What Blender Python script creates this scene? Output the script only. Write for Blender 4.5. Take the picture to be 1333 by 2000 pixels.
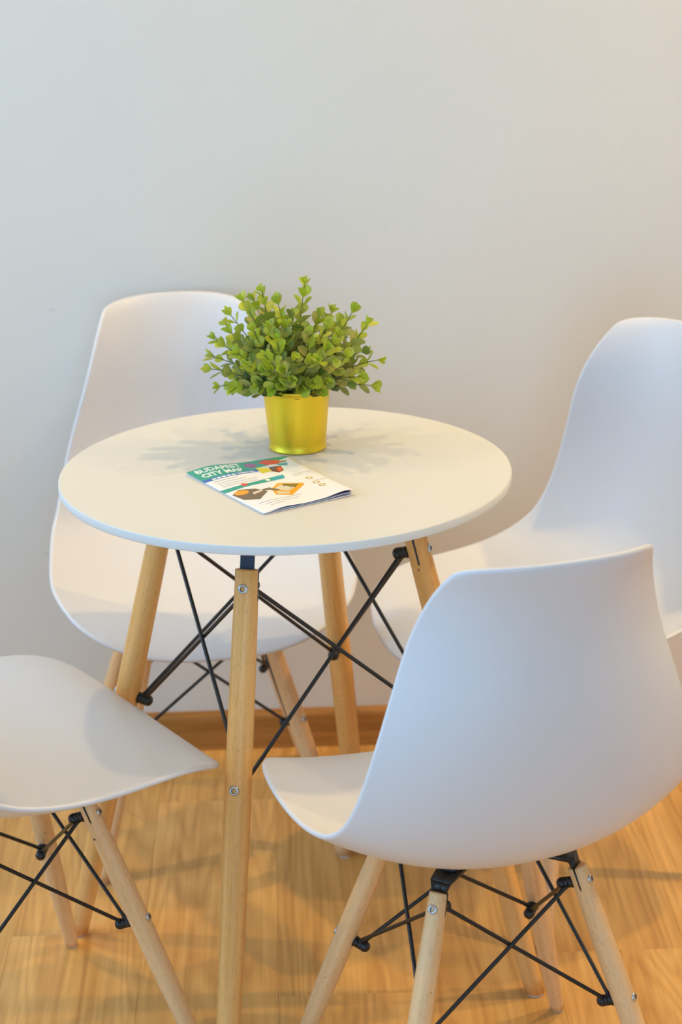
import bpy, bmesh, math, random
from mathutils import Vector, Matrix

# ------------------------------------------------------------------ scene, camera, light
for o in list(bpy.data.objects):
    bpy.data.objects.remove(o, do_unlink=True)
scene = bpy.context.scene
COL = scene.collection
random.seed(7)

cam_d = bpy.data.cameras.new('camera')
cam = bpy.data.objects.new('camera', cam_d)
COL.objects.link(cam)
cam_d.sensor_fit = 'VERTICAL'
cam_d.sensor_height = 36.0
cam_d.sensor_width = 24.0
cam_d.lens = 70.0
YAW, PITCH, ROLL = 0.02886, 0.33257, -0.01994
fw = Vector((math.sin(YAW) * math.cos(PITCH), math.cos(YAW) * math.cos(PITCH), -math.sin(PITCH)))
r0 = Vector((math.cos(YAW), -math.sin(YAW), 0)); u0 = r0.cross(fw)
rt = r0 * math.cos(ROLL) + u0 * math.sin(ROLL)
up = -r0 * math.sin(ROLL) + u0 * math.cos(ROLL)
M = Matrix((rt, up, -fw)).transposed().to_4x4()
M.translation = Vector((0, -2.52096, 1.56069))
cam.matrix_world = M
cam_d.clip_start = 0.05
cam_d.dof.use_dof = True
cam_d.dof.focus_distance = 2.48
cam_d.dof.aperture_fstop = 5.0
scene.camera = cam

scene.view_settings.view_transform = 'Standard'
scene.view_settings.look = 'None'
scene.view_settings.gamma = 1.0
scene.view_settings.use_curve_mapping = False
scene.view_settings.exposure = 0.07
scene.cycles.use_denoising = True
scene.cycles.use_adaptive_sampling = True
scene.cycles.adaptive_threshold = 0.04
scene.cycles.adaptive_min_samples = 16
scene.cycles.max_bounces = 6
scene.cycles.diffuse_bounces = 4
scene.cycles.caustics_reflective = False
scene.cycles.caustics_refractive = False

world = bpy.data.worlds.new('world')
scene.world = world
world.use_nodes = True
world.node_tree.nodes['Background'].inputs['Color'].default_value = (0.62, 0.78, 1.0, 1)
world.node_tree.nodes['Background'].inputs['Strength'].default_value = 0.1

def area(name, loc, target, sx, sy, power, color):
    d = bpy.data.lights.new(name, 'AREA'); d.shape = 'RECTANGLE'; d.size = sx; d.size_y = sy
    d.energy = power; d.color = color
    o = bpy.data.objects.new(name, d); COL.objects.link(o)
    o.location = loc
    o.rotation_euler = (Vector(target) - Vector(loc)).to_track_quat('-Z', 'Y').to_euler()
    return o

def spot(name, loc, target, power, color, angle=110, blend=0.7, radius=0.035):
    d = bpy.data.lights.new(name, 'SPOT'); d.energy = power; d.color = color
    d.spot_size = math.radians(angle); d.spot_blend = blend; d.shadow_soft_size = radius
    o = bpy.data.objects.new(name, d); COL.objects.link(o)
    o.location = loc
    o.rotation_euler = (Vector(target) - Vector(loc)).to_track_quat('-Z', 'Y').to_euler()
    return o

COOL = (0.32, 0.635, 1.0)
WARM = (1.0, 0.70, 0.29)
# daylight entering through the two tall windows in the left wall
area('window_daylight_a', (-2.36, -2.6, 1.5), (0.0, -2.6, 1.5), 1.8, 2.1, 18, COOL)
area('window_daylight_b', (-2.36, -0.55, 1.5), (0.0, -0.55, 1.5), 1.8, 2.1, 46, COOL)
# added cool fill behind the camera, set in an unseen door opening
area('door_fill', (0.2, -3.96, 1.08), (0.2, 0.0, 1.08), 1.7, 2.0, 40, COOL)
# warm ceiling downlights; d, e and f are added spots filling floor and legs
spot('ceiling_downlight_a', (-0.42, 0.36, 2.64), (-0.36, 0.20, 0), 30, WARM, 95)
spot('ceiling_downlight_b', (0.95, 0.30, 2.64), (0.85, 0.25, 0), 54, WARM, 120)
spot('ceiling_downlight_c', (0.95, -1.15, 2.64), (0.9, -1.0, 0), 4, WARM, 120)
spot('ceiling_fill_d', (-0.42, -1.15, 2.64), (-0.4, -1.0, 0), 5, WARM, 120)
spot('ceiling_fill_f', (2.1, 0.05, 2.64), (2.0, 0.0, 0), 82, WARM, 130)
spot('ceiling_fill_e', (-1.75, 0.30, 2.64), (-1.7, 0.2, 0), 50, WARM, 120)

# ------------------------------------------------------------------ materials
def srgb(r, g, b):
    f = lambda c: (c / 255 / 12.92) if c / 255 <= 0.04045 else ((c / 255 + 0.055) / 1.055) ** 2.4
    return (f(r), f(g), f(b), 1)

MATS = {}
def mat(name, color, rough=0.5, metal=0.0, spec=0.5, coat=0.0):
    m = bpy.data.materials.new(name); m.use_nodes = True
    b = m.node_tree.nodes['Principled BSDF']
    b.inputs['Base Color'].default_value = color
    b.inputs['Roughness'].default_value = rough
    b.inputs['Metallic'].default_value = metal
    b.inputs['Specular IOR Level'].default_value = spec
    b.inputs['Coat Weight'].default_value = coat
    MATS[name] = m
    return m

def nodes(m):
    nt = m.node_tree
    return nt, nt.nodes, nt.links, nt.nodes['Principled BSDF']

def noise(nt, vec, scale, detail=3, rough=0.5, dist=0.0):
    n = nt.nodes.new('ShaderNodeTexNoise')
    n.inputs['Scale'].default_value = scale; n.inputs['Detail'].default_value = detail
    n.inputs['Roughness'].default_value = rough; n.inputs['Distortion'].default_value = dist
    nt.links.new(vec, n.inputs['Vector'])
    return n.outputs['Fac']

def ramp(nt, fac, stops):
    r = nt.nodes.new('ShaderNodeValToRGB')
    e = r.color_ramp.elements
    e[0].position, e[0].color = stops[0]
    e[1].position, e[1].color = stops[-1]
    for p, c in stops[1:-1]:
        x = e.new(p); x.color = c
    nt.links.new(fac, r.inputs['Fac'])
    return r.outputs['Color']

def mixc(nt, kind, fac, a, b):
    n = nt.nodes.new('ShaderNodeMix'); n.data_type = 'RGBA'; n.blend_type = kind
    if isinstance(fac, (int, float)): n.inputs[0].default_value = fac
    else: nt.links.new(fac, n.inputs[0])
    for i, v in ((6, a), (7, b)):
        if isinstance(v, tuple): n.inputs[i].default_value = v
        else: nt.links.new(v, n.inputs[i])
    return n.outputs[2]

def vmath(nt, op, a, b):
    n = nt.nodes.new('ShaderNodeVectorMath'); n.operation = op
    for i, v in ((0, a), (1, b)):
        if isinstance(v, (tuple, Vector)): n.inputs[i].default_value = v
        else: nt.links.new(v, n.inputs[i])
    return n.outputs['Vector']

def math_(nt, op, a, b=0.0):
    n = nt.nodes.new('ShaderNodeMath'); n.operation = op
    for i, v in ((0, a), (1, b)):
        if isinstance(v, (int, float)): n.inputs[i].default_value = v
        else: nt.links.new(v, n.inputs[i])
    return n.outputs[0]

def bump(nt, h, strength, dist=0.001):
    n = nt.nodes.new('ShaderNodeBump'); n.inputs['Strength'].default_value = strength
    n.inputs['Distance'].default_value = dist
    nt.links.new(h, n.inputs['Height'])
    nt.links.new(n.outputs['Normal'], nt.nodes['Principled BSDF'].inputs['Normal'])

def objcoord(nt):
    return nt.nodes.new('ShaderNodeTexCoord').outputs['Object']

# white paint on the walls, with two faint scuffs
m = mat('wall_paint', srgb(226, 223, 217), 0.75, spec=0.25)
nt, N, L, B = nodes(m)
oc = objcoord(nt)
f1 = noise(nt, oc, 1.3, 3)
base = ramp(nt, f1, [(0.3, srgb(223, 220, 214)), (0.7, srgb(228, 225, 219))])
for (sx, sz, wx, wz) in ((-0.3783, 0.8069, 0.013, 0.0035), (-0.418, 0.378, 0.006, 0.004)):
    d = vmath(nt, 'MULTIPLY', vmath(nt, 'SUBTRACT', oc, (sx, 0, sz)), (1 / wx, 0, 1 / wz))
    ln = N.new('ShaderNodeVectorMath'); ln.operation = 'LENGTH'; L.new(d, ln.inputs[0])
    nz = math_(nt, 'MULTIPLY', noise(nt, oc, 120, 2), 1.2)
    fac = math_(nt, 'MULTIPLY', math_(nt, 'MAXIMUM', math_(nt, 'SUBTRACT', 1.4, math_(nt, 'ADD', ln.outputs['Value'], nz)), 0.0), 0.5)
    base = mixc(nt, 'MIX', fac, base, srgb(190, 188, 184))
L.new(base, B.inputs['Base Color'])
bump(nt, noise(nt, oc, 260, 2), 0.06, 0.0006)

mat('ceiling_paint', srgb(235, 232, 226), 0.85, spec=0.2)

# oak laminate floor plank
m = mat('oak_plank', srgb(190, 145, 85), 0.34, spec=0.45)
nt, N, L, B = nodes(m)
oc = objcoord(nt)
oi = N.new('ShaderNodeObjectInfo')
cmb = N.new('ShaderNodeCombineXYZ')
for i, k in enumerate((37.0, 91.0, 53.0)):
    L.new(math_(nt, 'MULTIPLY', oi.outputs['Random'], k), cmb.inputs[i])
p = vmath(nt, 'ADD', oc, cmb.outputs['Vector'])
warp = noise(nt, vmath(nt, 'MULTIPLY', p, (8.5, 0.85, 1.0)), 1.0, 2, 0.5)
rings = math_(nt, 'FRACT', math_(nt, 'MULTIPLY', warp, 17.0))
rings = math_(nt, 'ABSOLUTE', math_(nt, 'SUBTRACT', rings, 0.5))
fine = noise(nt, vmath(nt, 'MULTIPLY', p, (150.0, 3.5, 1.0)), 1.0, 3, 0.6)
broad = noise(nt, vmath(nt, 'MULTIPLY', p, (26.0, 0.7, 1.0)), 1.0, 3, 0.55)
c1 = ramp(nt, rings, [(0.0, srgb(206, 148, 78)), (0.30, srgb(236, 180, 102)), (0.5, srgb(246, 194, 116))])
c2 = ramp(nt, broad, [(0.32, srgb(216, 158, 86)), (0.62, srgb(248, 196, 118))])
c = mixc(nt, 'MIX', 0.55, c1, c2)
c = mixc(nt, 'MULTIPLY', 0.5, c, ramp(nt, fine, [(0.32, (0.70, 0.64, 0.56, 1)), (0.62, (1, 1, 1, 1))]))
tone = ramp(nt, oi.outputs['Random'], [(0.0, (0.90, 0.88, 0.84, 1)), (1.0, (1.04, 1.02, 1.0, 1))])
c = mixc(nt, 'MULTIPLY', 1.0, c, tone)
L.new(c, B.inputs['Base Color'])
L.new(ramp(nt, fine, [(0.3, (0.42, 0.42, 0.42, 1)), (0.7, (0.27, 0.27, 0.27, 1))]), B.inputs['Roughness'])
cross = noise(nt, vmath(nt, 'MULTIPLY', p, (6.0, 150.0, 1.0)), 1.0, 2, 0.5)
bump(nt, math_(nt, 'ADD', fine, math_(nt, 'MULTIPLY', cross, 0.45)), 0.22, 0.0008)

mat('floor_joint', srgb(120, 84, 46), 0.8)

# oak skirting board
m = mat('oak_skirting', srgb(170, 122, 66), 0.42, spec=0.4)
nt, N, L, B = nodes(m)
oc = objcoord(nt)
g = noise(nt, vmath(nt, 'MULTIPLY', oc, (2.2, 40, 46)), 1.0, 4, 0.6, 0.6)
g2 = noise(nt, vmath(nt, 'MULTIPLY', oc, (5, 200, 300)), 1.0, 2, 0.6)
c = ramp(nt, g, [(0.3, srgb(140, 92, 42)), (0.5, srgb(172, 118, 56)), (0.7, srgb(192, 136, 70))])
c = mixc(nt, 'MULTIPLY', 0.5, c, ramp(nt, g2, [(0.3, (0.75, 0.7, 0.62, 1)), (0.6, (1, 1, 1, 1))]))
L.new(c, B.inputs['Base Color'])

# turned beech legs: grain along the leg (object Z), a few dark flecks
def beech(name, base, dark, light):
    m = mat(name, base, 0.42, spec=0.4)
    nt, N, L, B = nodes(m)
    oc = objcoord(nt)
    oi = N.new('ShaderNodeObjectInfo')
    cm = N.new('ShaderNodeCombineXYZ')
    for i, k in enumerate((11.0, 17.0, 29.0)):
        L.new(math_(nt, 'MULTIPLY', oi.outputs['Random'], k), cm.inputs[i])
    p = vmath(nt, 'ADD', oc, cm.outputs['Vector'])
    g = noise(nt, vmath(nt, 'MULTIPLY', p, (90, 90, 3.2)), 1.0, 4, 0.55, 0.3)
    c = ramp(nt, g, [(0.32, dark), (0.5, base), (0.68, light)])
    fl = noise(nt, vmath(nt, 'MULTIPLY', p, (520, 520, 110)), 1.0, 1, 0.4)
    c = mixc(nt, 'MULTIPLY', 0.3, c, ramp(nt, fl, [(0.3, (0.62, 0.52, 0.42, 1)), (0.42, (1, 1, 1, 1))]))
    sp = noise(nt, vmath(nt, 'MULTIPLY', p, (210, 210, 120)), 1.0, 0, 0.4)
    c = mixc(nt, 'MIX', ramp(nt, sp, [(0.885, (0, 0, 0, 1)), (0.90, (1, 1, 1, 1))]), c, srgb(110, 74, 44))
    L.new(c, B.inputs['Base Color'])
beech('beech_leg', srgb(238, 194, 142), srgb(228, 182, 128), srgb(244, 202, 152))
beech('beech_table_leg', srgb(236, 180, 108), srgb(224, 166, 92), srgb(244, 192, 122))

mat('white_plastic', srgb(221, 220, 224), 0.40, spec=0.42)
mat('table_laminate', srgb(217, 214, 207), 0.36, spec=0.4)
mat('table_edge', srgb(226, 230, 232), 0.5)  # light edge, with the bluish cast of cool daylight put into its colour
mat('black_steel', srgb(15, 15, 17), 0.40, 0.0, 0.6)
mat('steel_bracket', srgb(60, 68, 84), 0.38, 0.6, 0.5)  # black metal; blue-grey of the cool light is mixed into the colour
mat('zinc', srgb(196, 200, 206), 0.28, 0.9)
mat('socket_dark', srgb(74, 78, 86), 0.5, 0.6)
mat('glide', srgb(214, 208, 200), 0.5)
mat('pot_gold', srgb(236, 204, 50), 0.36, 0.72, 0.5)
mat('soil', srgb(40, 34, 26), 0.95)
mat('stem_green', srgb(112, 110, 52), 0.6)
mat('paper', srgb(238, 237, 238), 0.40, spec=0.4)

def leafmat(name, stops, rough=0.45):
    m = mat(name, stops[0], rough, spec=0.4)
    nt, N, L, B = nodes(m)
    oi = N.new('ShaderNodeObjectInfo'); ge = N.new('ShaderNodeNewGeometry')
    rnd = math_(nt, 'FRACT', math_(nt, 'ADD', oi.outputs['Random'], ge.outputs['Random Per Island']))
    n = len(stops)
    c = ramp(nt, rnd, [(i / (n - 1), s) for i, s in enumerate(stops)])
    oc = objcoord(nt)
    v = noise(nt, oc, 4.0, 2)
    c = mixc(nt, 'MULTIPLY', 0.6, c, ramp(nt, v, [(0.3, (0.78, 0.82, 0.7, 1)), (0.65, (1, 1, 1, 1))]))
    L.new(c, B.inputs['Base Color'])
    tr = N.new('ShaderNodeBsdfTranslucent'); L.new(c, tr.inputs['Color'])
    ms = N.new('ShaderNodeMixShader'); ms.inputs[0].default_value = 0.22
    out = N['Material Output']
    L.new(B.outputs[0], ms.inputs[1]); L.new(tr.outputs[0], ms.inputs[2]); L.new(ms.outputs[0], out.inputs['Surface'])
leafmat('leaf_young', [srgb(206, 212, 66), srgb(180, 198, 56), srgb(216, 216, 96), srgb(168, 188, 56)])
leafmat('leaf_mid', [srgb(156, 174, 70), srgb(178, 188, 98), srgb(192, 182, 96), srgb(134, 160, 72), srgb(204, 196, 116)])
leafmat('leaf_old', [srgb(108, 138, 78), srgb(140, 160, 96), srgb(176, 164, 104), srgb(92, 120, 62), srgb(150, 172, 128)])

for k, c in dict(teal=(52, 158, 140), blue=(58, 104, 190), red=(226, 82, 66), yellow=(232, 216, 40),
                 purple=(150, 96, 150), darkred=(120, 40, 52), brown=(122, 104, 84), orange=(236, 164, 44),
                 gold=(206, 164, 96), beige=(222, 208, 186), violet=(58, 30, 104), grey_print=(176, 176, 180),
                 cyan=(50, 164, 184), white_print=(236, 244, 238), slate=(96, 104, 124), olive=(132, 116, 64)).items():
    mat('print_' + k, srgb(*c), 0.42, spec=0.4)

# ------------------------------------------------------------------ helpers
def link(name, me, material=None, parent=None, smooth=True):
    o = bpy.data.objects.new(name, me)
    COL.objects.link(o)
    if material is not None and not me.materials:
        for k in (material if isinstance(material, (list, tuple)) else [material]):
            me.materials.append(MATS[k])
    if smooth and len(me.polygons):
        me.polygons.foreach_set('use_smooth', [True] * len(me.polygons))
    if parent is not None:
        o.parent = parent
    return o

def mesh(name, verts, faces):
    me = bpy.data.meshes.new(name)
    me.from_pydata([tuple(v) for v in verts], [], faces)
    me.update()
    return me

def empty(name, loc, rz, label, cat, group=None):
    o = bpy.data.objects.new(name, None)
    COL.objects.link(o)
    o.location = loc; o.rotation_euler = (0, 0, rz); o.empty_display_size = 0.1
    tag(o, label, cat, group)
    return o

def tag(o, label, cat, group=None):
    o['label'] = label; o['category'] = cat
    if group: o['group'] = group

def box_mesh(name, x0, x1, y0, y1, z0, z1, bev=0.0):
    bm = bmesh.new()
    bmesh.ops.create_cube(bm, size=1)
    for v in bm.verts:
        v.co = Vector((x0 + (v.co.x + .5) * (x1 - x0), y0 + (v.co.y + .5) * (y1 - y0), z0 + (v.co.z + .5) * (z1 - z0)))
    if bev:
        bmesh.ops.bevel(bm, geom=list(bm.edges), offset=bev, segments=2, affect='EDGES')
    me = bpy.data.meshes.new(name); bm.to_mesh(me); bm.free()
    return me

def structure(name, me, material, smooth=False):
    o = link(name, me, material, None, smooth)
    o['kind'] = 'structure'
    return o

def lathe(profile, n=32, cap0=True, cap1=True):
    """profile: list of (r, z); axis Z"""
    V, F = [], []
    for r, z in profile:
        for i in range(n):
            a = 2 * math.pi * i / n
            V.append((r * math.cos(a), r * math.sin(a), z))
    for j in range(len(profile) - 1):
        for i in range(n):
            k = (i + 1) % n
            F.append((j * n + i, j * n + k, (j + 1) * n + k, (j + 1) * n + i))
    if cap0: F.append(tuple(range(n - 1, -1, -1)))
    if cap1: F.append(tuple((len(profile) - 1) * n + i for i in range(n)))
    return V, F

def tube(points, radius, n=8):
    pts = [Vector(p) for p in points]
    V, F = [], []
    ref = None
    for i, p in enumerate(pts):
        t = (pts[min(i + 1, len(pts) - 1)] - pts[max(i - 1, 0)]).normalized()
        if ref is None:
            ref = t.orthogonal().normalized()
        a = (ref - t * ref.dot(t)).normalized(); b = t.cross(a); ref = a
        r = radius[i] if isinstance(radius, (list, tuple)) else radius
        for k in range(n):
            an = 2 * math.pi * k / n
            V.append(p + (a * math.cos(an) + b * math.sin(an)) * r)
    for i in range(len(pts) - 1):
        for k in range(n):
            q = (k + 1) % n
            F.append((i * n + k, i * n + q, (i + 1) * n + q, (i + 1) * n + k))
    F.append(tuple(range(n - 1, -1, -1)))
    F.append(tuple((len(pts) - 1) * n + k for k in range(n)))
    return V, F

def merge(*vf):
    V, F = [], []
    for v, f in vf:
        o = len(V)
        V += list(v); F += [tuple(i + o for i in q) for q in f]
    return V, F

def xform(vf, mtx):
    return [mtx @ Vector(v) for v in vf[0]], vf[1]

def hexa(c8):
    """8 corners: bottom 4 (ccw), top 4"""
    return list(c8), [(3, 2, 1, 0), (4, 5, 6, 7), (0, 1, 5, 4), (1, 2, 6, 5), (2, 3, 7, 6), (3, 0, 4, 7)]

# ------------------------------------------------------------------ the room
WALL_Y = 0.730
RX0, RX1, RY0, RH = -2.4, 2.4, -4.0, 2.70
structure('floor', box_mesh('floor', RX0, RX1, RY0, WALL_Y, -0.06, -0.0072), 'floor_joint')
FLOOR = bpy.data.objects['floor']
structure('wall_back', box_mesh('wall_back', RX0 - .1, RX1 + .1, WALL_Y, WALL_Y + 0.1, -0.06, RH), 'wall_paint')
structure('wall_right', box_mesh('wall_right', RX1, RX1 + .1, RY0, WALL_Y, -0.06, RH), 'wall_paint')
structure('ceiling', box_mesh('ceiling', RX0 - .1, RX1 + .1, RY0 - .1, WALL_Y + .1, RH, RH + .1), 'ceiling_paint')
def xz_boxes(y0, y1, rects):
    return merge(*[hexa([(x0, y0, z0), (x1, y0, z0), (x1, y1, z0), (x0, y1, z0), (x0, y0, z1), (x1, y0, z1), (x1, y1, z1), (x0, y1, z1)])
                   for (x0, x1, z0, z1) in rects])
# wall behind the camera with an opening added for the cool fill
DX0, DX1, DZ1 = -0.68, 1.08, 2.12
structure('wall_front', mesh('wall_front', *xz_boxes(RY0 - .1, RY0, ((RX0 - .1, DX0, -.06, RH), (DX1, RX1 + .1, -.06, RH), (DX0, DX1, DZ1, RH)))), 'wall_paint')
structure('added_door', mesh('added_door', *xz_boxes(RY0 - .08, RY0 - .02, ((DX0, DX0 + .06, -.02, DZ1), (DX1 - .06, DX1, -.02, DZ1), (.17, .23, .06, DZ1 - .06),
                         (DX0 + .06, DX1 - .06, -.02, .06), (DX0 + .06, DX1 - .06, DZ1 - .06, DZ1)))), 'white_plastic')  # unseen door frame around the added fill opening
# left wall with the two window openings
WZ0, WZ1 = 0.43, 2.57
WIN = ((-3.52, -1.68), (-1.47, 0.37))
def yz_boxes(x0, x1, rects):
    return merge(*[hexa([(x0, y0, z0), (x1, y0, z0), (x1, y1, z0), (x0, y1, z0), (x0, y0, z1), (x1, y0, z1), (x1, y1, z1), (x0, y1, z1)])
                   for (y0, y1, z0, z1) in rects])
rects = [(RY0, WIN[0][0], -.06, RH), (WIN[0][1], WIN[1][0], -.06, RH), (WIN[1][1], WALL_Y, -.06, RH)]
for y0, y1 in WIN:
    rects += [(y0, y1, -.06, WZ0), (y0, y1, WZ1, RH)]
structure('wall_left', mesh('wall_left', *yz_boxes(RX0 - .1, RX0, rects)), 'wall_paint')
for k_, (y0, y1) in enumerate(WIN):
    ym = (y0 + y1) / 2
    structure('window_%d' % (k_ + 1), mesh('window', *yz_boxes(RX0 - .08, RX0 - .02, (
        (y0, y0 + .05, WZ0, WZ1), (y1 - .05, y1, WZ0, WZ1), (ym - .03, ym + .03, WZ0 + .05, WZ1 - .05),
        (y0 + .05, y1 - .05, WZ0, WZ0 + .05), (y0 + .05, y1 - .05, WZ1 - .05, WZ1)))), 'white_plastic')

# planks, running towards the wall
PW, PL = 0.199, 1.285
def plank_mesh():
    x, y, z, ch = PW / 2 - .0001, PL / 2 - .0001, 0.0, 0.0004
    V = [(-x, -y, -.0072), (x, -y, -.0072), (x, y, -.0072), (-x, y, -.0072),
         (-x, -y, -ch), (x, -y, -ch), (x, y, -ch), (-x, y, -ch),
         (-x + ch, -y + ch, z), (x - ch, -y + ch, z), (x - ch, y - ch, z), (-x + ch, y - ch, z)]
    F = [(3, 2, 1, 0)]
    for a in (0, 4):
        for i in range(4):
            j = (i + 1) % 4
            F.append((a + i, a + j, a + 4 + j, a + 4 + i))
    F.append((8, 9, 10, 11))
    return mesh('plank', V, F)
pm = plank_mesh()
JOINT = {-1: 0.10, 0: 0.518, 1: -0.088, 2: 0.33, 3: 0.003, 4: -0.45, -2: -0.30}
i0 = -10
for i in range(-11, 13):
    xc = -0.231 + PW * (i + 0.5)
    if xc - PW / 2 < RX0 or xc + PW / 2 > RX1: continue
    j = JOINT.get(i, ((i * 0.47) % 1.0) * PL - 0.6)
    y = j + PL * 0.5
    while y - PL / 2 > RY0: y -= PL
    while y - PL / 2 < WALL_Y:
        y0, y1 = max(y - PL / 2, RY0), min(y + PL / 2, WALL_Y - 0.002)
        if y1 - y0 > 0.03:
            if y1 - y0 > PL - 1e-4:
                o = link('plank', pm, 'oak_plank', FLOOR, False)
                o.location = (xc, y, 0)
            else:
                me = pm.copy()
                for v in me.vertices:
                    v.co.y = v.co.y if v.co.y + y > y0 and v.co.y + y < y1 else (y0 - y + 0.0002 if v.co.y < 0 else y1 - y - 0.0002)
                o = link('plank', me, 'oak_plank', FLOOR, False)
                o.location = (xc, y, 0)
        y += PL

# skirting board with a rounded top edge
sk = [(WALL_Y, 0.0), (WALL_Y - .017, 0.0), (WALL_Y - .017, .0615), (WALL_Y - .0163, .0640), (WALL_Y - .0145, .0664), (WALL_Y - .0115, .0684), (WALL_Y - .006, .0698), (WALL_Y, .070)]
V, F = [], []
for x in (RX0, RX1):
    for y, z in sk: V.append((x, y, z))
n = len(sk)
for i in range(n):
    F.append((i, (i + 1) % n, n + (i + 1) % n, n + i))
F += [tuple(range(n - 1, -1, -1)), tuple(range(n, 2 * n))]
structure('baseboard_back', mesh('baseboard_back', V, F), 'oak_skirting')

# ------------------------------------------------------------------ moulded chair shell
SY = [0.2618, 0.2274, 0.1653, 0.0661, -0.0478, -0.1653, -0.2088, -0.221, -0.2146, -0.2402]
SZ = [0.3959, 0.4207, 0.434, 0.4099, 0.402, 0.4391, 0.5513, 0.6665, 0.7688, 0.8361]
SW = [0.1703, 0.1935, 0.2318, 0.2354, 0.2287, 0.2186, 0.1974, 0.1687, 0.1327, 0.1017]
SC = [0.0037, 0.0133, 0.0338, 0.052, 0.063, 0.067, 0.0629, 0.0714, 0.0749, 0.0207]
KF, KT, NF, NT = 0.1351, 0.0203, 2.842, 2.264

def bspline(ctrl, t):
    n, k = len(ctrl), 3
    kn = [0.0] * k + [i / (n - k) for i in range(n - k + 1)] + [1.0] * k
    t = min(max(t, 0.0), 1.0 - 1e-9)
    s = k + int(t * (n - k))
    d = [ctrl[j + s - k] for j in range(k + 1)]
    for r in range(1, k + 1):
        for j in range(k, r - 1, -1):
            a = (t - kn[j + s - k]) / (kn[j + 1 + s - r] - kn[j + s - k])
            d[j] = d[j - 1] * (1 - a) + d[j] * a
    return d[k]

def shell_point(t, v):
    e = 1e-3
    y, z = bspline(SY, t), bspline(SZ, t)
    ta, tb = max(t - e, 0), min(t + e, 1)
    dy, dz = bspline(SY, tb) - bspline(SY, ta), bspline(SZ, tb) - bspline(SZ, ta)
    l = math.hypot(dy, dz); ny, nz = dz / l, -dy / l
    c = bspline(SC, t) * abs(v) ** 2.2
    return Vector((bspline(SW, t) * v, y + c * ny, z + c * nz))

def shell_ends(v):
    """profile range at |v|: rounded front and top corners"""
    return (KF * (1 - max(1 - abs(v) ** NF, 0) ** (1 / NF)), 1 - KT * (1 - max(1 - abs(v) ** NT, 0) ** (1 / NT)))

def seat_height(x, y):
    """height of the seat surface above a point under it"""
    best = min((abs(bspline(SY, i / 200) - y), i / 200) for i in range(10, 110))
    t = best[1]
    return shell_point(t, min(abs(x) / bspline(SW, t), 1)).z

def shell_mesh():
    nu, nv, th = 84, 57, 0.0068
    grid = []
    vs = []
    for j in range(nv):
        v = -1 + 2 * j / (nv - 1)
        vs.append(math.copysign(1 - (1 - abs(v)) ** 1.5, v))
    for i in range(nu):
        row = []
        for v in vs:
            t0, t1 = shell_ends(v)
            row.append(shell_point(t0 + (t1 - t0) * i / (nu - 1), v))
        grid.append(row)
    tv = []
    for i in range(nu):
        row = []
        for v in vs:
            t0, t1 = shell_ends(v)
            row.append((t0 + (t1 - t0) * i / (nu - 1), v))
        tv.append(row)
    def nrm(i, j):
        t, v = tv[i][j]
        h = 4e-3
        a = shell_point(min(t + h, 1), v) - shell_point(max(t - h, 0), v)
        b = shell_point(t, min(v + h, 1)) - shell_point(t, max(v - h, -1))
        return b.cross(a).normalized()
    V, F = [], []
    top, bot = [], []
    for i in range(nu):
        ta, ba = [], []
        for j in range(nv):
            n_ = nrm(i, j)
            ta.append(len(V)); V.append(grid[i][j] + n_ * th / 2)
            ba.append(len(V)); V.append(grid[i][j] - n_ * th / 2)
        top.append(ta); bot.append(ba)
    for i in range(nu - 1):
        for j in range(nv - 1):
            F.append((top[i][j], top[i][j + 1], top[i + 1][j + 1], top[i + 1][j]))
            F.append((bot[i][j], bot[i + 1][j], bot[i + 1][j + 1], bot[i][j + 1]))
    rim = [(0, j) for j in range(nv)] + [(i, nv - 1) for i in range(1, nu)] + [(nu - 1, j) for j in range(nv - 2, -1, -1)] + [(i, 0) for i in range(nu - 2, 0, -1)]
    m_ = len(rim)
    prev = [top[i][j] for i, j in rim]
    rings = [prev]
    for s in (0.25, 0.5, 0.75):
        ring = []
        for k, (i, j) in enumerate(rim):
            a, b = V[top[i][j]], V[bot[i][j]]
            pa, pb = rim[(k - 2) % m_], rim[(k + 2) % m_]
            tang = grid[pb[0]][pb[1]] - grid[pa[0]][pa[1]]
            out = tang.cross(a - b).normalized()
            if out.dot(grid[i][j] - grid[min(max(i, 8), nu - 9)][min(max(j, 8), nv - 9)]) < 0: out = -out
            ring.append(len(V))
            V.append(a.lerp(b, 0.5 - 0.5 * math.cos(math.pi * s)) + out * math.sin(math.pi * s) * th * 0.5)
        rings.append(ring)
    rings.append([bot[i][j] for i, j in rim])
    for a, b in zip(rings[:-1], rings[1:]):
        for k in range(m_):
            q = (k + 1) % m_
            F.append((a[k], b[k], b[q], a[q]))
    me = mesh('seat_shell', V, F)
    bm = bmesh.new(); bm.from_mesh(me)
    bmesh.ops.recalc_face_normals(bm, faces=bm.faces); bm.to_mesh(me); bm.free()
    return me

# ------------------------------------------------------------------ dowel legs, bolts, wire braces
def leg_frame(foot, top):
    z = (Vector(top) - Vector(foot)).normalized()
    out = Vector((foot[0], foot[1], 0)).normalized()
    x = (out - z * out.dot(z)).normalized()
    y = z.cross(x)
    m = Matrix((x, y, z)).transposed().to_4x4()
    m.translation = Vector(foot)
    return m

def bolt_mesh(r):
    V, F = lathe([(r, 0), (r, r * .25), (r * .82, r * .5), (r * .5, r * .55), (r * .44, r * .2)], 20, True, True)
    me = mesh('bolt', V, F)
    me.materials.append(MATS['zinc']); me.materials.append(MATS['socket_dark'])
    for p_ in me.polygons:
        c = p_.center
        if math.hypot(c.x, c.y) < r * .48 and c.z > 0.01 * r: p_.material_index = 1
    return me

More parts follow.
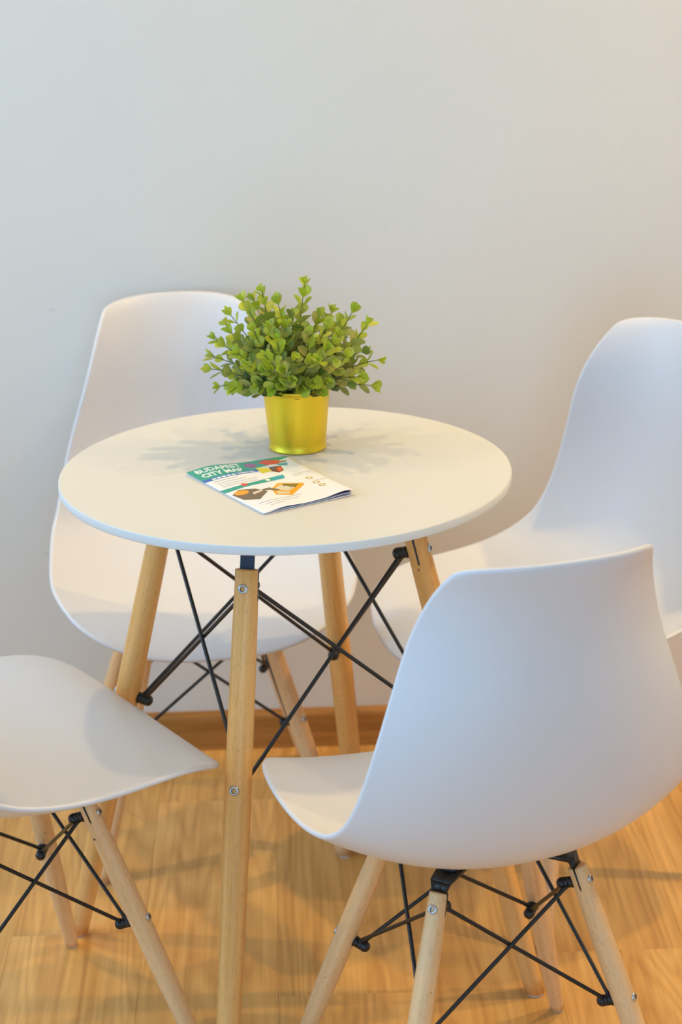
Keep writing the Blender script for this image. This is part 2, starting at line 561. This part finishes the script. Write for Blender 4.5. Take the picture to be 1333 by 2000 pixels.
def nut_mesh(r):
    V, F = lathe([(r * .9, 0), (r * 1.2, .0008), (r * 1.2, .0022), (r * .8, .003), (r * .8, .0110), (r * 1.12, .0122), (r * 1.15, .0170), (r * .85, .0205), (r * .3, .0222)], 16)
    return mesh('cap_nut', V, F)

def frame_legs(root, feet_tops, radii, legmat, z_top, z_up, z_low, wire_r, bolt_r, plate_half, bracket):
    """four legs with bolts, glides, slit plates, cap nuts and crossing wires; feet_tops ordered around the base"""
    nb, nn = bolt_mesh(bolt_r), nut_mesh(bolt_r * 1.05)
    up_nodes, low_nodes, frames = [], [], []
    for foot, top in feet_tops:
        foot, top = Vector(foot), Vector(top)
        M_ = leg_frame(foot, top)
        k = (top - foot).z / (top - foot).length
        Ls = z_top / k
        rad = lambda s: bspline(radii, s / Ls)
        prof = []
        for i in range(0, 25):
            s = Ls * i / 24
            prof.append((rad(s), s))
        prof = prof[:-1] + [(prof[-1][0], Ls - .0012), (prof[-1][0] - .0012, Ls)]
        V, F = lathe(prof, 28)
        # level cut at the floor
        V = [list(v) for v in V]
        for v in V[:28]:
            w = M_ @ Vector(v)
            v[2] += (0.0035 - w.z) / k
        lo = link('leg', mesh('leg', V, F), legmat, root)
        lo.matrix_local = M_
        inv = M_.inverted()
        g = lathe([(radii[0] * .84, 0), (radii[0] * .92, .001), (radii[0] * .92, .0035)], 20)
        # glide sits flat on the floor
        gm = mesh('foot_glide', *xform(g, inv @ Matrix.Translation((foot.x, foot.y, 0))))
        link('foot_glide', gm, 'glide', lo)
        ups = []
        for zb in (z_up, z_low):
            s = zb / k
            b = link('bolt', nb, None, lo)
            b.matrix_local = Matrix.Translation((rad(s) - bolt_r * .3, 0, s)) @ Matrix.Rotation(math.pi / 2, 4, 'Y')
            nu_ = link('cap_nut', nn, 'black_steel', lo)
            nu_.matrix_local = Matrix.Translation((-rad(s) + .001, 0, s)) @ Matrix.Rotation(-math.pi / 2, 4, 'Y')
            ups.append((s, rad(s)))
        up_nodes.append((M_, ups[0])); low_nodes.append((M_, ups[1])); frames.append((M_, Ls, k, rad(Ls)))
        bracket(root, M_, Ls, k, rad(Ls))
    for i in range(4):
        for d, off in ((1, .0030), (-1, .0085)):
            j = (i + d) % 4
            Ma, (sa, ra) = up_nodes[i]; Mb, (sb, rb) = low_nodes[j]
            A = Ma @ Vector((-ra - off, 0, sa)); Bp = Mb @ Vector((-rb - off, 0, sb))
            dirv = (Bp - A).normalized()
            pts = [A, A + dirv * .012, A.lerp(Bp, .5), Bp - dirv * .012, Bp]
            rr = [wire_r * 1.35, wire_r, wire_r, wire_r, wire_r * 1.35]
            # flattened eyelets around the bolts
            e1 = xform(lathe([(bolt_r * 1.15, -wire_r), (bolt_r * 1.15, wire_r)], 14), Ma @ Matrix.Translation((-ra - off, 0, sa)) @ Matrix.Rotation(math.pi / 2, 4, 'Y'))
            e2 = xform(lathe([(bolt_r * 1.15, -wire_r), (bolt_r * 1.15, wire_r)], 14), Mb @ Matrix.Translation((-rb - off, 0, sb)) @ Matrix.Rotation(math.pi / 2, 4, 'Y'))
            link('brace_wire', mesh('brace_wire', *merge(tube(pts, rr, 10), e1, e2)), 'black_steel', root)
    return frames

# ------------------------------------------------------------------ chair
BA, BA2, BB_, BB2 = 0.0924, 0.0876, 0.1936, 0.1845
def chair_bracket(root, M_, Ls, k, r):
    w = r + .0007; t = .0011
    a = hexa([(-t, -w, Ls - .036), (t, -w, Ls - .036), (t, w, Ls - .036), (-t, w, Ls - .036),
              (-t, -w, Ls + .001), (t, -w, Ls + .001), (t, w, Ls + .001), (-t, w, Ls + .001)])
    a = xform(a, M_)
    c = M_ @ Vector((0, 0, Ls)); inw = Vector((-c.x, -c.y, 0)).normalized(); side = Vector((-inw.y, inw.x, 0))
    def slab(p, q, wp, wq, th):
        n_ = (q - p).cross(side).normalized() * th
        return hexa([p - side * wp - n_, p + side * wp - n_, q + side * wq - n_, q - side * wq - n_,
                     p - side * wp + n_, p + side * wp + n_, q + side * wq + n_, q - side * wq + n_])
    p0 = c - Vector((0, 0, .002)); p1 = c + inw * .006 + Vector((0, 0, .011)); p2 = c + inw * .052
    hc_ = p2 - inw * .016; hz = seat_height(hc_.x, hc_.y) - .0045
    p2.z = hz - .0095
    b = slab(p0, p1, .0088, .0125, .0020)
    d = slab(p1 - inw * .002, p2, .0125, .018, .0022)
    puck = xform(lathe([(.015, 0), (.015, .009), (.012, .012)], 20), Matrix.Translation((hc_.x, hc_.y, hz - .012)))
    link('mount_bracket', mesh('mount_bracket', *merge(a, b, d, puck)), 'black_steel', root)

def make_chair():
    root = empty('shell_chair', (0, 0, 0), 0, '', 'chair', 'white shell chairs around the table')
    link('seat_shell', shell_mesh(), 'white_plastic', root)
    ft = []
    for sx, sy in ((-1, 1), (1, 1), (1, -1), (-1, -1)):
        ft.append(((sx * BB_, sy * BB2, 0), (sx * BA, sy * BA2, .37)))
    frame_legs(root, ft, [.0092, .0100, .0118, .0140, .0142, .0134, .0120, .0112], 'beech_leg', .386, .368, .220, .0026, .0060, 0, chair_bracket)
    return root

def copy_tree(o, parent=None):
    c = o.copy(); COL.objects.link(c)
    c.parent = parent
    c.matrix_parent_inverse = o.matrix_parent_inverse
    for ch_ in list(o.children):
        copy_tree(ch_, c)
    return c

proto = make_chair()
CHAIRS = [((0.22385, -0.37794), 1.8652, 'white plastic chair seen from behind, nearest the camera, in front of the table'),
          ((-0.1440, 0.4612), -1.41502, 'white plastic chair between the table and the wall, behind the potted plant'),
          ((-0.3862, -0.1941), 0.57411, 'white plastic chair cut by the left edge, only its seat and legs in view'),
          ((0.41412, 0.26302), -2.58351, 'white plastic chair to the right of the table, facing it, cut by the right edge')]
for i, ((x, y), h, lab) in enumerate(CHAIRS):
    c = proto if i == 0 else None
    if c is None:
        c = copy_tree(proto)
    c.location = (x, y, 0); c.rotation_euler = (0, 0, h - math.pi / 2)
    c['label'] = lab

# ------------------------------------------------------------------ table
TH = 0.7524; TT = 0.0125; TR = 0.300
table = empty('round_table', (0, 0, 0), 0, 'round white table on four splayed beech legs with black wire braces', 'table')
b = .0015
prof = [(0.0, TH - TT), (TR - b * 1.6, TH - TT), (TR - b * .4, TH - TT + b * .4), (TR, TH - TT + b * 1.6), (TR, TH - b * 1.2), (TR - b * .35, TH - b * .35), (TR - b * 1.2, TH), (0.0, TH)]
prof = [(max(r, .0005), z) for r, z in prof]
V, F = lathe(prof, 160)
me = mesh('table_top', V, F)
me.materials.append(MATS['table_laminate']); me.materials.append(MATS['table_edge'])
for p_ in me.polygons:
    if abs(p_.normal.z) < 0.8: p_.material_index = 1
tt = link('table_top', me, None, table, False)
for p_ in me.polygons: p_.use_smooth = abs(p_.normal.z) < 0.99

def table_bracket(root, M_, Ls, k, r):
    w = r + .0006; t = .0013
    zt = TH - TT
    a = xform(hexa([(-t, -w, Ls - .040), (t, -w, Ls - .040), (t, w, Ls - .040), (-t, w, Ls - .040),
                    (-t, -w, Ls - .0006), (t, -w, Ls - .0006), (t, w, Ls - .0006), (-t, w, Ls - .0006)]), M_)
    c = M_ @ Vector((0, 0, Ls)); ax = (M_.to_3x3() @ Vector((0, 0, 1)))
    inw = Vector((-c.x, -c.y, 0)).normalized(); side = Vector((-inw.y, inw.x, 0))
    s = (zt - c.z) / ax.z
    p0 = c - ax * .002; p1 = c + ax * s
    w2 = .0092; tn = inw * .0016
    b_ = hexa([p0 - side * w2 - tn, p0 + side * w2 - tn, p0 + side * w2 + tn, p0 - side * w2 + tn,
               p1 - side * w2 - tn, p1 + side * w2 - tn, p1 + side * w2 + tn, p1 - side * w2 + tn])
    q0 = p1 - Vector((0, 0, .003)); q1 = q0 + inw * .06; dz = Vector((0, 0, .003))
    d = hexa([q0 - side * w2, q0 + side * w2, q1 + side * .014, q1 - side * .014,
              q0 - side * w2 + dz, q0 + side * w2 + dz, q1 + side * .014 + dz, q1 - side * .014 + dz])
    link('leg_bracket', mesh('leg_bracket', *merge(a, b_, d)), 'steel_bracket', root, False)

PHI = -1.8709; TRT, TRF = 0.1636, 0.3454
ft = []
for k_ in range(4):
    a = PHI + k_ * math.pi / 2
    ft.append(((TRF * math.cos(a), TRF * math.sin(a), 0), (TRT * math.cos(a), TRT * math.sin(a), TH - .03)))
frame_legs(table, ft, [.0136, .0146, .0160, .0172, .0174, .0168, .0158, .0150], 'beech_table_leg', .675, .652, .402, .0028, .0068, 0, table_bracket)

# ------------------------------------------------------------------ potted plant
PX, PY = 0.018, 0.097
plant = empty('potted_plant', (PX, PY, TH + .0003), 0, 'bushy artificial green plant in a golden yellow metal pot', 'plant')
R0, R1, PH = .0385, .0465, .089
prof = [(R0 - .004, .0006), (R0 + .0002, .0), (R0 + .0012, .0012), (R0 + .0012, .0028), (R0, .0042)]
for i in range(1, 10):
    f_ = i / 10
    prof.append((R0 + (R1 - R0) * f_, .0042 + (PH - .0042) * f_))
prof += [(R1 + .0002, PH - .004), (R1 + .0014, PH - .003), (R1 + .0018, PH - .0012), (R1 + .0012, PH), (R1, PH + .0003), (R1 - .0012, PH - .001), (R1 - .0022, PH - .02), (R1 - .004, PH - .03)]
pot = link('pot', mesh('pot', *lathe(prof, 64, True, False)), 'pot_gold', plant)
V, F = lathe([(.0435, .058), (.0435, .066), (.03, .071), (.0005, .073)], 40)
link('soil', mesh('soil', V, F), 'soil', plant)

def leaf_mesh(name, wid, cup):
    """leaf of length 1 along +X, normal +Z"""
    rows = [(0.0, .03), (.14, .30), (.34, .78), (.58, 1.0), (.80, .80), (.94, .42), (1.0, .06)]
    V, F = [], []
    for x, w in rows:
        for s in (-1, -.5, 0, .5, 1):
            y = s * w * wid * .5
            z = cup * (abs(s) * w) ** 1.6 * .5 + .16 * (x - .1) ** 2 * (1 if cup > 0 else -1) - (0.03 if s == 0 else 0)
            V.append((x, y, z))
    for i in range(len(rows) - 1):
        for j in range(4):
            a = i * 5 + j
            F.append((a, a + 1, a + 6, a + 5))
    return mesh(name, V, F)

LEAFM = {}
for km in ('leaf_young', 'leaf_mid', 'leaf_old'):
    LEAFM[km] = []
    for wid, cup in ((.86, .34), (.95, .22), (.78, .45)):
        me = leaf_mesh('leaf', wid, cup); me.materials.append(MATS[km])
        me.polygons.foreach_set('use_smooth', [True] * len(me.polygons))
        LEAFM[km].append(me)

# stem tips in plant space: sideways, depth (positive to the wall), height, in metres
def T(px, py, d):
    x = (px - 579) / 1410 + 0.0 * d
    return Vector((x, d, (872 - py) / 1400 - .35 * d))
TIPS = [T(601, 549, .01), T(519, 566, -.005), T(502, 573, .03), T(481, 578, .0), T(547, 585, -.02),
        T(454, 604, -.01), T(446, 622, .03), T(425, 654, .0), T(419, 686, .02), T(413, 714, -.02), T(432, 750, -.03), T(462, 758, -.055),
        T(652, 602, .02), T(692, 605, .0), T(719, 634, -.02), T(668, 618, .05), T(713, 682, .02), T(738, 705, -.01), T(726, 757, -.02), T(698, 742, -.05),
        T(572, 748, -.088), T(609, 754, -.080), T(610, 712, -.088), T(580, 706, -.082), T(522, 700, -.085), T(521, 728, -.082),
        T(486, 716, -.065), T(470, 690, -.05), T(648, 716, -.075), T(673, 702, -.06), T(605, 655, -.055), T(640, 640, -.04),
        T(560, 640, -.04), T(530, 640, -.05), T(500, 645, -.04), T(660, 662, -.05), T(575, 612, -.01), T(628, 610, .01),
        T(540, 610, .03), T(500, 615, .05), T(690, 668, .05), T(480, 655, .05), T(560, 660, .08), T(620, 650, .085),
        T(520, 680, .09), T(660, 690, .085), T(590, 690, .11), T(460, 720, .04), T(700, 715, .05), T(545, 668, -.07), T(550, 755, -.075), T(635, 752, -.07),
        T(590, 764, -.070), T(533, 762, -.068), T(622, 766, -.060), T(556, 728, -.095), T(638, 690, -.085), T(505, 755, -.06)]
LEAVES = []
SCAM = Vector((-.02, -2.6, .81))
for si, tip in enumerate(TIPS):
    a = random.uniform(0, 6.283)
    base = Vector((tip.x * .14 + .008 * math.cos(a), tip.y * .14 + .008 * math.sin(a), .068))
    mid = base.lerp(tip, .45) + Vector((0, 0, .020 if tip.z < .14 else .006)) + Vector((random.uniform(-.006, .006), random.uniform(-.006, .006), 0))
    pts = []
    for i in range(9):
        t = i / 8
        pts.append(base * (1 - t) ** 2 + mid * 2 * t * (1 - t) + tip * t * t)
    st = link('stem', mesh('stem', *tube(pts, [.0012 - .0006 * i / 8 for i in range(9)], 5)), 'stem_green', plant)
    ln = (tip - base).length
    npair = max(4, int(ln / .0165))
    tw = random.uniform(0, 3.14)
    for q in range(npair):
        t = .34 + .62 * (q + random.uniform(-.15, .15)) / (npair - 1) if npair > 1 else .8
        t = min(t, .985)
        f_ = t * 8; i = min(int(f_), 7); p_ = pts[i].lerp(pts[i + 1], f_ - i)
        d = (pts[i + 1] - pts[i]).normalized()
        ref = d.orthogonal().normalized(); bi = d.cross(ref)
        tw += math.pi / 2 + random.uniform(-.35, .35)
        size = (.0330 * (1 - t) + .0115 * (t - .34) / .66 + .0040) * random.uniform(.84, 1.15)
        for s in (0, math.pi):
            if random.random() < .05: continue
            an = tw + s + random.uniform(-.2, .2)
            rad = ref * math.cos(an) + bi * math.sin(an)
            open_ = random.uniform(.55, 1.05) * (1.0 if t < .8 else .8)
            ld_ = (rad * open_ + d * (1.0 - .45 * open_)).normalized()
            nrm_ = (d - ld_ * d.dot(ld_)).normalized()
            ya = nrm_.cross(ld_)
            kind = 'leaf_young' if t > .74 else ('leaf_mid' if t > .5 else 'leaf_old')
            if random.random() < .15: kind = 'leaf_mid'
            LEAVES.append((p_, ld_, ya, nrm_, size, kind, st))
    d = (pts[8] - pts[7]).normalized(); ya = d.orthogonal().normalized()
    for s in (1, -1):
        ld_ = (d + ya * .35 * s).normalized(); n_ = (d.cross(ya)).normalized()
        LEAVES.append((tip - d * .002, ld_, n_, ld_.cross(n_), random.uniform(.0100, .0130), 'leaf_young', st))

def leaf_matrix(L_):
    p_, lx, ya, nz, size, kind, st = L_
    m_ = Matrix((lx * size, ya * size, nz * size)).transposed().to_4x4()
    m_.translation = p_
    return m_
order = sorted(range(len(LEAVES)), key=lambda i: -(LEAVES[i][4] * (1.25 if LEAVES[i][0].y < .02 else .75)))
big = set(order[:300])
rest = []
for i, L_ in enumerate(LEAVES):
    if i in big:
        o = link('leaf', LEAFM[L_[5]][i % 3], None, L_[6], False)
        o.matrix_local = leaf_matrix(L_)
    else:
        rest.append(L_)
V, F, MI = [], [], []
names = ['leaf_young', 'leaf_mid', 'leaf_old']
for i, L_ in enumerate(rest):
    src = LEAFM[L_[5]][i % 3]; m_ = leaf_matrix(L_); o_ = len(V)
    V += [m_ @ v.co for v in src.vertices]
    for p_ in src.polygons:
        F.append(tuple(o_ + k for k in p_.vertices)); MI.append(names.index(L_[5]))
me = mesh('small_leaves', V, F)
for k in names: me.materials.append(MATS[k])
me.polygons.foreach_set('material_index', MI)
o = link('small_leaves', me, None, plant)
o['kind'] = 'stuff'

# ------------------------------------------------------------------ city map brochure
C_TL, C_TR, C_BR, C_BL = Vector((-.1315, -.0140)), Vector((.0034, .0540)), Vector((.0864, -.1185)), Vector((-.0288, -.1868))
brochure = empty('city_map_brochure', (0, 0, TH), 0, 'folded teal and white city map brochure lying in front of the pot', 'brochure')
def interp(xs, u):
    for (a, ha), (b_, hb) in zip(xs[:-1], xs[1:]):
        if u <= b_:
            f_ = (u - a) / (b_ - a); f_ = f_ * f_ * (3 - 2 * f_)
            return ha + (hb - ha) * f_
    return xs[-1][1]
FRONT = [(0, .0006), (.22, .0034), (.48, .0016), (.62, .0022), (.92, .0072), (1.0, .0066)]
def lift(u, v, share=1.0):
    h = interp(FRONT, min(max(u, 0), 1)) * max(v, 0) ** 2.2
    h += .0045 * math.exp(-((u - .22) / .22) ** 2) * max(1 - v, 0) ** 3
    h += .0012 * math.sin(math.pi * min(max(u, 0), 1))
    return h * share
def bpos(u, v, z0, share=1.0):
    p_ = C_TL * (1 - u) * (1 - v) + C_TR * u * (1 - v) + C_BR * u * v + C_BL * (1 - u) * v
    return Vector((p_.x, p_.y, z0 + lift(u, v, share)))
def sheet(name, material, z0, share, u0=0, u1=1, v0=0, v1=1, th=.00022):
    nu, nv = 24, 24
    V, F = [], []
    for zz in (0, th):
        for j in range(nv + 1):
            for i in range(nu + 1):
                V.append(bpos(u0 + (u1 - u0) * i / nu, v0 + (v1 - v0) * j / nv, z0 + zz, share))
    n1 = (nu + 1) * (nv + 1)
    for j in range(nv):
        for i in range(nu):
            a = j * (nu + 1) + i
            q = (a, a + 1, a + nu + 2, a + nu + 1)
            F.append(tuple(q)); F.append(tuple(n1 + k for k in reversed(q)))
    edge = [i for i in range(nu + 1)] + [j * (nu + 1) + nu for j in range(1, nv + 1)] + [nv * (nu + 1) + i for i in range(nu - 1, -1, -1)] + [j * (nu + 1) for j in range(nv - 1, 0, -1)]
    for k in range(len(edge)):
        a, b_ = edge[k], edge[(k + 1) % len(edge)]
        F.append((b_, a, n1 + a, n1 + b_))
    return link(name, mesh(name, V, F), material, brochure)
sheet('back_cover', 'paper', .0002, .12)
sheet('inner_page', 'print_violet', .0006, .34, 0.01, .985, .01, .99)
sheet('inner_page', 'paper', .0009, .40, 0.01, .99, .01, .992)
sheet('inner_page', 'print_violet', .0012, .62, 0.01, .985, .01, .985)
cover = sheet('front_cover', 'paper', .0016, 1.0)
ZP = .0016 + .00022 + .00006

def print_poly(name, pts, material, lvl=0, sub=True):
    bm = bmesh.new()
    f_ = bm.faces.new([bm.verts.new((u, v, 0)) for u, v in pts])
    for ax in (0, 1):
        lo = min(p_[ax] for p_ in pts); hi = max(p_[ax] for p_ in pts)
        x = (int(lo * 24) + 1) / 24
        while x < hi:
            nrm_ = Vector((1, 0, 0)) if ax == 0 else Vector((0, 1, 0))
            bmesh.ops.bisect_plane(bm, geom=bm.verts[:] + bm.edges[:] + bm.faces[:], plane_co=nrm_ * x, plane_no=nrm_, dist=1e-6)
            x += 1 / 24
    for v in bm.verts:
        v.co = bpos(v.co.x, v.co.y, ZP + lvl * .00005)
    bmesh.ops.recalc_face_normals(bm, faces=bm.faces)
    me = bpy.data.meshes.new(name); bm.to_mesh(me); bm.free()
    if me.polygons and me.polygons[0].normal.z < 0: me.flip_normals()
    return link(name, me, material, cover)

def ellipse(cu, cv, ru, rv, n=24):
    return [(cu + ru * math.cos(2 * math.pi * i / n), cv + rv * math.sin(2 * math.pi * i / n)) for i in range(n)]

def print_text(name, body, material, u, v, width, height, lvl=1, bold=.035):
    cu = bpy.data.curves.new(name, 'FONT'); cu.body = body; cu.offset = bold; cu.size = 1
    cu.resolution_u = 2
    tmp = bpy.data.objects.new('tmp', cu); COL.objects.link(tmp)
    dg = bpy.context.evaluated_depsgraph_get()
    me = bpy.data.meshes.new_from_object(tmp.evaluated_get(dg))
    bpy.data.objects.remove(tmp, do_unlink=True); bpy.data.curves.remove(cu)
    xs = [w.co.x for w in me.vertices]; ys = [w.co.y for w in me.vertices]
    x0, x1, y0, y1 = min(xs), max(xs), min(ys), max(ys)
    for w in me.vertices:
        a = u + (w.co.x - x0) / (x1 - x0) * width; b_ = v + height * (1 - (w.co.y - y0) / (y1 - y0))
        w.co = bpos(a, b_, ZP + lvl * .00005 + .00004)
    me.update()
    return link(name, me, material, cover, False)

print_poly('title_band', [(0, 0.002), (.96, .002), (.995, .03), (.88, .075), (.70, .15), (.575, .165), (.565, .20), (0, .215)], 'print_teal')
print_text('title_lettering', 'BUDAPEST', 'print_white_print', .055, .022, .43, .068)
print_text('title_lettering', 'CITY MAP', 'print_white_print', .055, .110, .40, .068)
print_poly('blue_strip', [(0, .214), (.57, .190), (.575, .236), (0, .256)], 'print_blue', 1)
print_text('strip_lettering', 'WINTER', 'print_white_print', .345, .206, .18, .028, 2)
for k in range(5):
    print_poly('strip_lettering', [(.09 + k * .05, .222 - k * .002), (.128 + k * .05, .2205 - k * .002), (.128 + k * .05, .244 - k * .002), (.09 + k * .05, .2455 - k * .002)], 'print_white_print', 2)
for (u, v, w) in ((.07, .285, .24), (.07, .325, .30), (.07, .365, .26), (.07, .40, .36), (.34, .355, .12)):
    print_poly('text_line', [(u, v), (u + w, v - .012), (u + w, v - .002), (u, v + .010)], 'print_grey_print')
print_poly('picture', ellipse(.565, .095, .055, .05), 'print_purple', 1)
print_poly('picture', [(.66, .06), (.74, .03), (.84, .055), (.88, .11), (.80, .15), (.70, .135)], 'print_red', 1)
print_poly('picture', [(.84, .10), (.92, .10), (.90, .13), (.85, .13)], 'print_olive', 1)
print_poly('picture', [(.78, .14), (.90, .155), (.86, .21), (.80, .19)], 'print_cyan', 1)
print_poly('picture', [(.57, .16), (.66, .19), (.67, .27), (.55, .295)], 'print_yellow', 2)
print_poly('picture', [(.69, .185), (.80, .20), (.765, .30), (.69, .335), (.65, .27)], 'print_darkred', 2)
print_poly('picture', [(.735, .225), (.785, .225), (.755, .29), (.71, .31)], 'print_red', 3)
print_poly('picture', [(.69, .19), (.73, .195), (.72, .24), (.68, .255)], 'print_slate', 3)
print_poly('teal_strip', [(0, .455), (.30, .435), (.695, .385), (.66, .465), (.30, .485), (0, .515)], 'print_teal', 1)
print_poly('teal_strip', [(.56, .402), (.695, .385), (.66, .465), (.54, .472)], 'print_cyan', 2)
print_poly('teal_strip', ellipse(.50, .438, .024, .022), 'print_white_print', 3)
print_poly('red_flag', [(.245, .415), (.30, .44), (.25, .475), (.215, .455)], 'print_red', 3)
print_poly('picture', [(.03, .575), (.14, .515), (.28, .56), (.335, .655), (.17, .765), (.05, .70)], 'print_brown', 1)
print_poly('picture', ellipse(.125, .575, .07, .042), 'print_orange', 2)
print_poly('picture', [(.20, .62), (.32, .60), (.31, .625), (.19, .66)], 'print_beige', 2)
print_poly('picture', [(.30, .60), (.40, .585), (.46, .66), (.42, .675), (.37, .63), (.31, .63)], 'print_brown', 2)
print_poly('picture', [(.40, .62), (.53, .535), (.72, .625), (.72, .66), (.475, .81), (.35, .745)], 'print_orange', 1)
print_poly('picture', [(.56, .565), (.68, .63), (.60, .685), (.50, .63)], 'print_olive', 2)
print_poly('picture', [(.42, .63), (.52, .575), (.60, .68), (.50, .72)], 'print_beige', 2)
print_poly('picture', [(.40, .68), (.50, .745), (.47, .775), (.38, .735)], 'print_beige', 2)
for (u, v) in ((.845, .56), (.83, .68), (.835, .76)):
    print_poly('gold_badge', ellipse(u, v, .034, .028), 'print_gold', 1)
    print_poly('gold_badge', ellipse(u, v, .018, .015), 'print_white_print', 2)
for (u, v, w) in ((.77, .415, .20), (.75, .45, .10), (.85, .635, .12), (.10, .825, .46), (.14, .865, .36), (.16, .905, .16)):
    print_poly('text_line', [(u, v), (u + w, v - .004), (u + w, v + .005), (u, v + .009)], 'print_grey_print')
